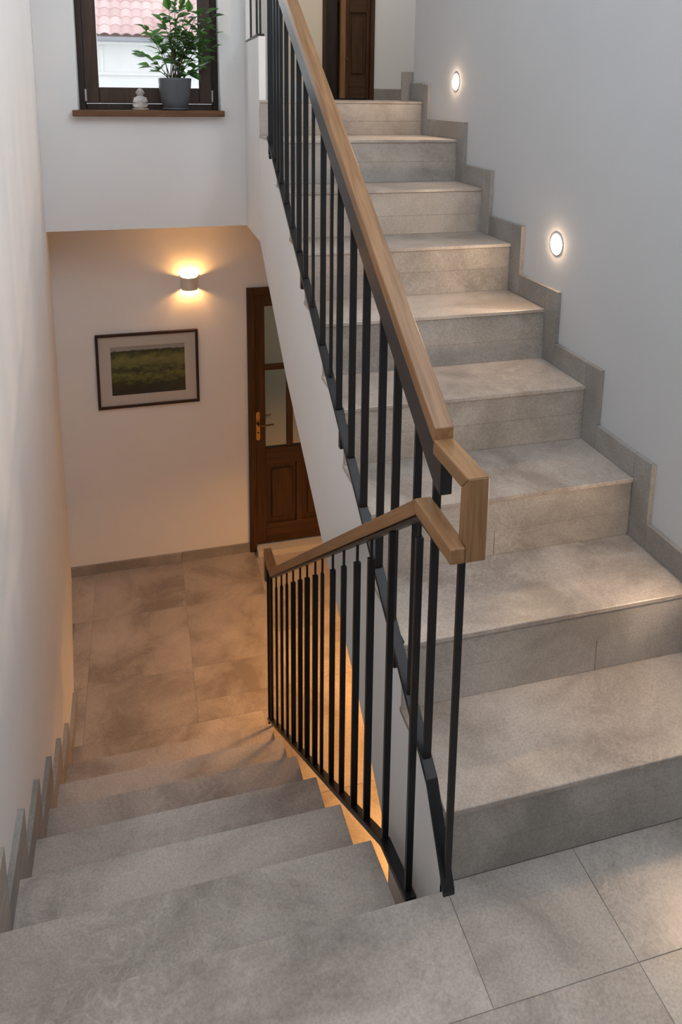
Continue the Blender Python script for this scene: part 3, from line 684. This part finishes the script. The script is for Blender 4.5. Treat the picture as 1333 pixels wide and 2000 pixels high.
tips = [(343, 6), (352, 14), (330, 22), (368, 22), (384, 30), (400, 26), (412, 34), (281, 58), (300, 62), (316, 42), (416, 66), (408, 92), (278, 106), (290, 128), (312, 84),
        (398, 112), (384, 126), (372, 138), (362, 52), (346, 66), (330, 88), (376, 82), (392, 62), (356, 98), (340, 112), (404, 50)]
def leaf_at(p, d, up_):
    d = Vector(d).normalized(); s = up_.cross(d)
    if s.length < 1e-3: s = Vector((1, 0, 0))
    s.normalize(); u = d.cross(s)
    mt = Matrix((d, s, u)).transposed().to_4x4()
    o = bpy.data.objects.new('leaf', LM[rnd.randrange(3)]); COL.objects.link(o); o.parent = pot
    sc = rnd.uniform(.72, 1.1)
    o.matrix_local = Matrix.Translation(p) @ mt @ Matrix.Diagonal((sc, sc, sc, 1))
for i, (tx, ty) in enumerate(tips):
    tip = Vector(((tx - 343) / PXM + .013, rnd.uniform(-.085, .045), (214 - ty) / PXM))
    if tx > 395: tip.y = rnd.uniform(-.10, -.02)
    base = Vector((rnd.uniform(-.035, .035) + tip.x * .12, rnd.uniform(-.03, .03), .138))
    c = Vector((base.x + (tip.x - base.x) * .35, base.y + (tip.y - base.y) * .35, base.z + (tip.z - base.z) * .72))
    P = [base.lerp(c, t).lerp(c.lerp(tip, t), t) for t in [k / 7 for k in range(8)]]
    bm = bmesh.new(); tube_into(bm, P, .0028, .0012, 5); obj('stem', bm, M['stem'], pot, True)
    nl = 9 if ty < 100 else 6
    for k in range(nl):
        t = .42 + .58 * k / (nl - 1); f = t * 7; a = min(int(f), 6); p = P[a].lerp(P[a + 1], f - a)
        dirv = (P[min(a + 1, 7)] - P[a]).normalized()
        side = Vector((math.cos(k * 2.4 + i), math.sin(k * 2.4 + i) * .8, rnd.uniform(-.35, .45)))
        d = dirv * .45 + side * .8 if k < nl - 1 else dirv + side * .25
        if p.y + d.normalized().y * .06 > .095: d.y = -abs(d.y) * .3
        leaf_at(p, d, Vector((rnd.uniform(-.4, .4), rnd.uniform(-.7, -.1), 1)))

# ------------------------------------------------------------------ little stone figure
fig = thing('figurine', 'small pale stone figurine on a round base beside the dark pot', 'figurine', (-0.530, 2.850, SZ))
M['pale_stone'] = stone('pale_carved_stone', (.34, .30, .27), (.58, .54, .50), (.74, .71, .68), .7)
M['base_stone'] = plain('sandy_base', (.50, .40, .33), .8)
bm = bmesh.new(); lathe_into(bm, [(0, 0), (.038, 0), (.041, .003), (.041, .007), (.037, .009), (0, .009)], 28); obj('base', bm, M['base_stone'], fig, True)
bm = bmesh.new(); lathe_into(bm, [(0, .009), (.029, .009), (.033, .018), (.033, .032), (.030, .047), (.026, .060), (.019, .068), (.013, .071), (0, .072)], 24)
for v in bm.verts: v.co.y *= .8
for s in (-1, 1):      # bent knees and folded arms
    tube_into(bm, [(s * .010, -.012, .020), (s * .026, -.024, .019), (s * .030, -.010, .026)], .011, .009, 8)
    tube_into(bm, [(s * .023, 0, .060), (s * .031, -.010, .043), (s * .006, -.027, .040)], .0075, .006, 8)
obj('body', bm, M['pale_stone'], fig, True)
bm = bmesh.new(); lathe_into(bm, [(0, .066), (.010, .068), (.0165, .077), (.0185, .087), (.0165, .097), (.010, .104), (.005, .107), (.0045, .111), (0, .113)], 20)
for v in bm.verts: v.co.y *= .95
box_into(bm, -.0025, .0025, -.0205, -.015, .080, .088, bev=.001)
for s in (-1, 1): lathe_into(bm, [(0, -.006), (.0035, -.003), (.0035, .003), (0, .006)], 8, (s * .0185, 0, .086))
obj('head', bm, M['pale_stone'], fig, True)

# ------------------------------------------------------------------ outside: house across the street
HYO = 15.0
hs = thing('house', 'white house with red tiled roof seen through the window', 'house', (0, HYO, LOW))
def hp(o): return put(o, hs)
M['facade'] = plaster('white_render', (.80, .79, .78), .02)
M['fascia'] = plain('grey_gutter', (.30, .30, .33), .6)
M['roof_under'] = plain('roof_battens', (.45, .25, .20), .9)
GZ = 2.74
hp(box('wall', -6, 6, HYO, HYO + .3, LOW, GZ - .02, M['facade']))
hp(box('ledge', -6, 6, HYO - .06, HYO, 2.02, 2.07, M['facade']))
for x in (-2.3, -1.15, 0.0, 1.15, 2.3): hp(box('pilaster', x - .03, x + .03, HYO - .03, HYO, 2.07, GZ - .16, M['facade']))
hp(box('gutter', -6, 6, HYO - .45, HYO - .33, GZ - .10, GZ - .01, M['fascia'], None, bev=.02))
hp(box('soffit', -6, 6, HYO - .36, HYO, GZ - .14, GZ - .08, M['facade']))
ang = R(38)
hp(prism('roof_deck', [(HYO - .38, GZ - .02), (HYO + 3.2, GZ - .02 + 3.58 * math.tan(ang)), (HYO + 3.2, GZ - .1), (HYO - .2, GZ - .1)], -6, 6, 'X', M['roof_under']))
m, nt, b = mat('red_clay_roof_tile'); oi = N(nt, 'ShaderNodeObjectInfo'); r = N(nt, 'ShaderNodeValToRGB')
r.color_ramp.elements[0].color = (.60, .38, .36, 1); r.color_ramp.elements[1].color = (.74, .54, .52, 1)
nt.links.new(oi.outputs['Random'], r.inputs[0]); nt.links.new(r.outputs[0], b.inputs['Base Color']); b.inputs['Roughness'].default_value = .85
M['roof_tile'] = m
bm = bmesh.new(); tw, tl = .205, .36; top = []; bot = []
for i in range(7):
    xx = tw * (i / 6 - .5); zz = .045 * math.sin(math.pi * i / 6)
    top.append([bm.verts.new((xx, 0, zz)), bm.verts.new((xx, tl, zz))]); bot.append([bm.verts.new((xx, 0, zz - .018)), bm.verts.new((xx, tl, zz - .018))])
for i in range(6):
    bm.faces.new((top[i][0], top[i + 1][0], top[i + 1][1], top[i][1])); bm.faces.new((bot[i][0], top[i][0], top[i + 1][0], bot[i + 1][0]))
tm = bpy.data.meshes.new('roof_tile'); bmesh.ops.recalc_face_normals(bm, faces=bm.faces); bm.to_mesh(tm); bm.free(); tm.materials.append(M['roof_tile'])
for rr in range(12):
    for c in range(24):
        o = bpy.data.objects.new('roof_tile', tm); COL.objects.link(o); o.parent = hs
        s = rr * .29
        o.location = Vector((-2.9 + c * tw, HYO - .42 + s * math.cos(ang), GZ + .035 + s * math.sin(ang))) - hs.location
        o.rotation_euler = (ang - R(3.5), 0, 0)
o = box('ground', -9, 9, 3.6, 14.9, LOW - .1, LOW, plain('pale_paving', (.5, .49, .47), .9)); tag(o, 'pale paved ground between the two houses', 'ground', kind='structure')
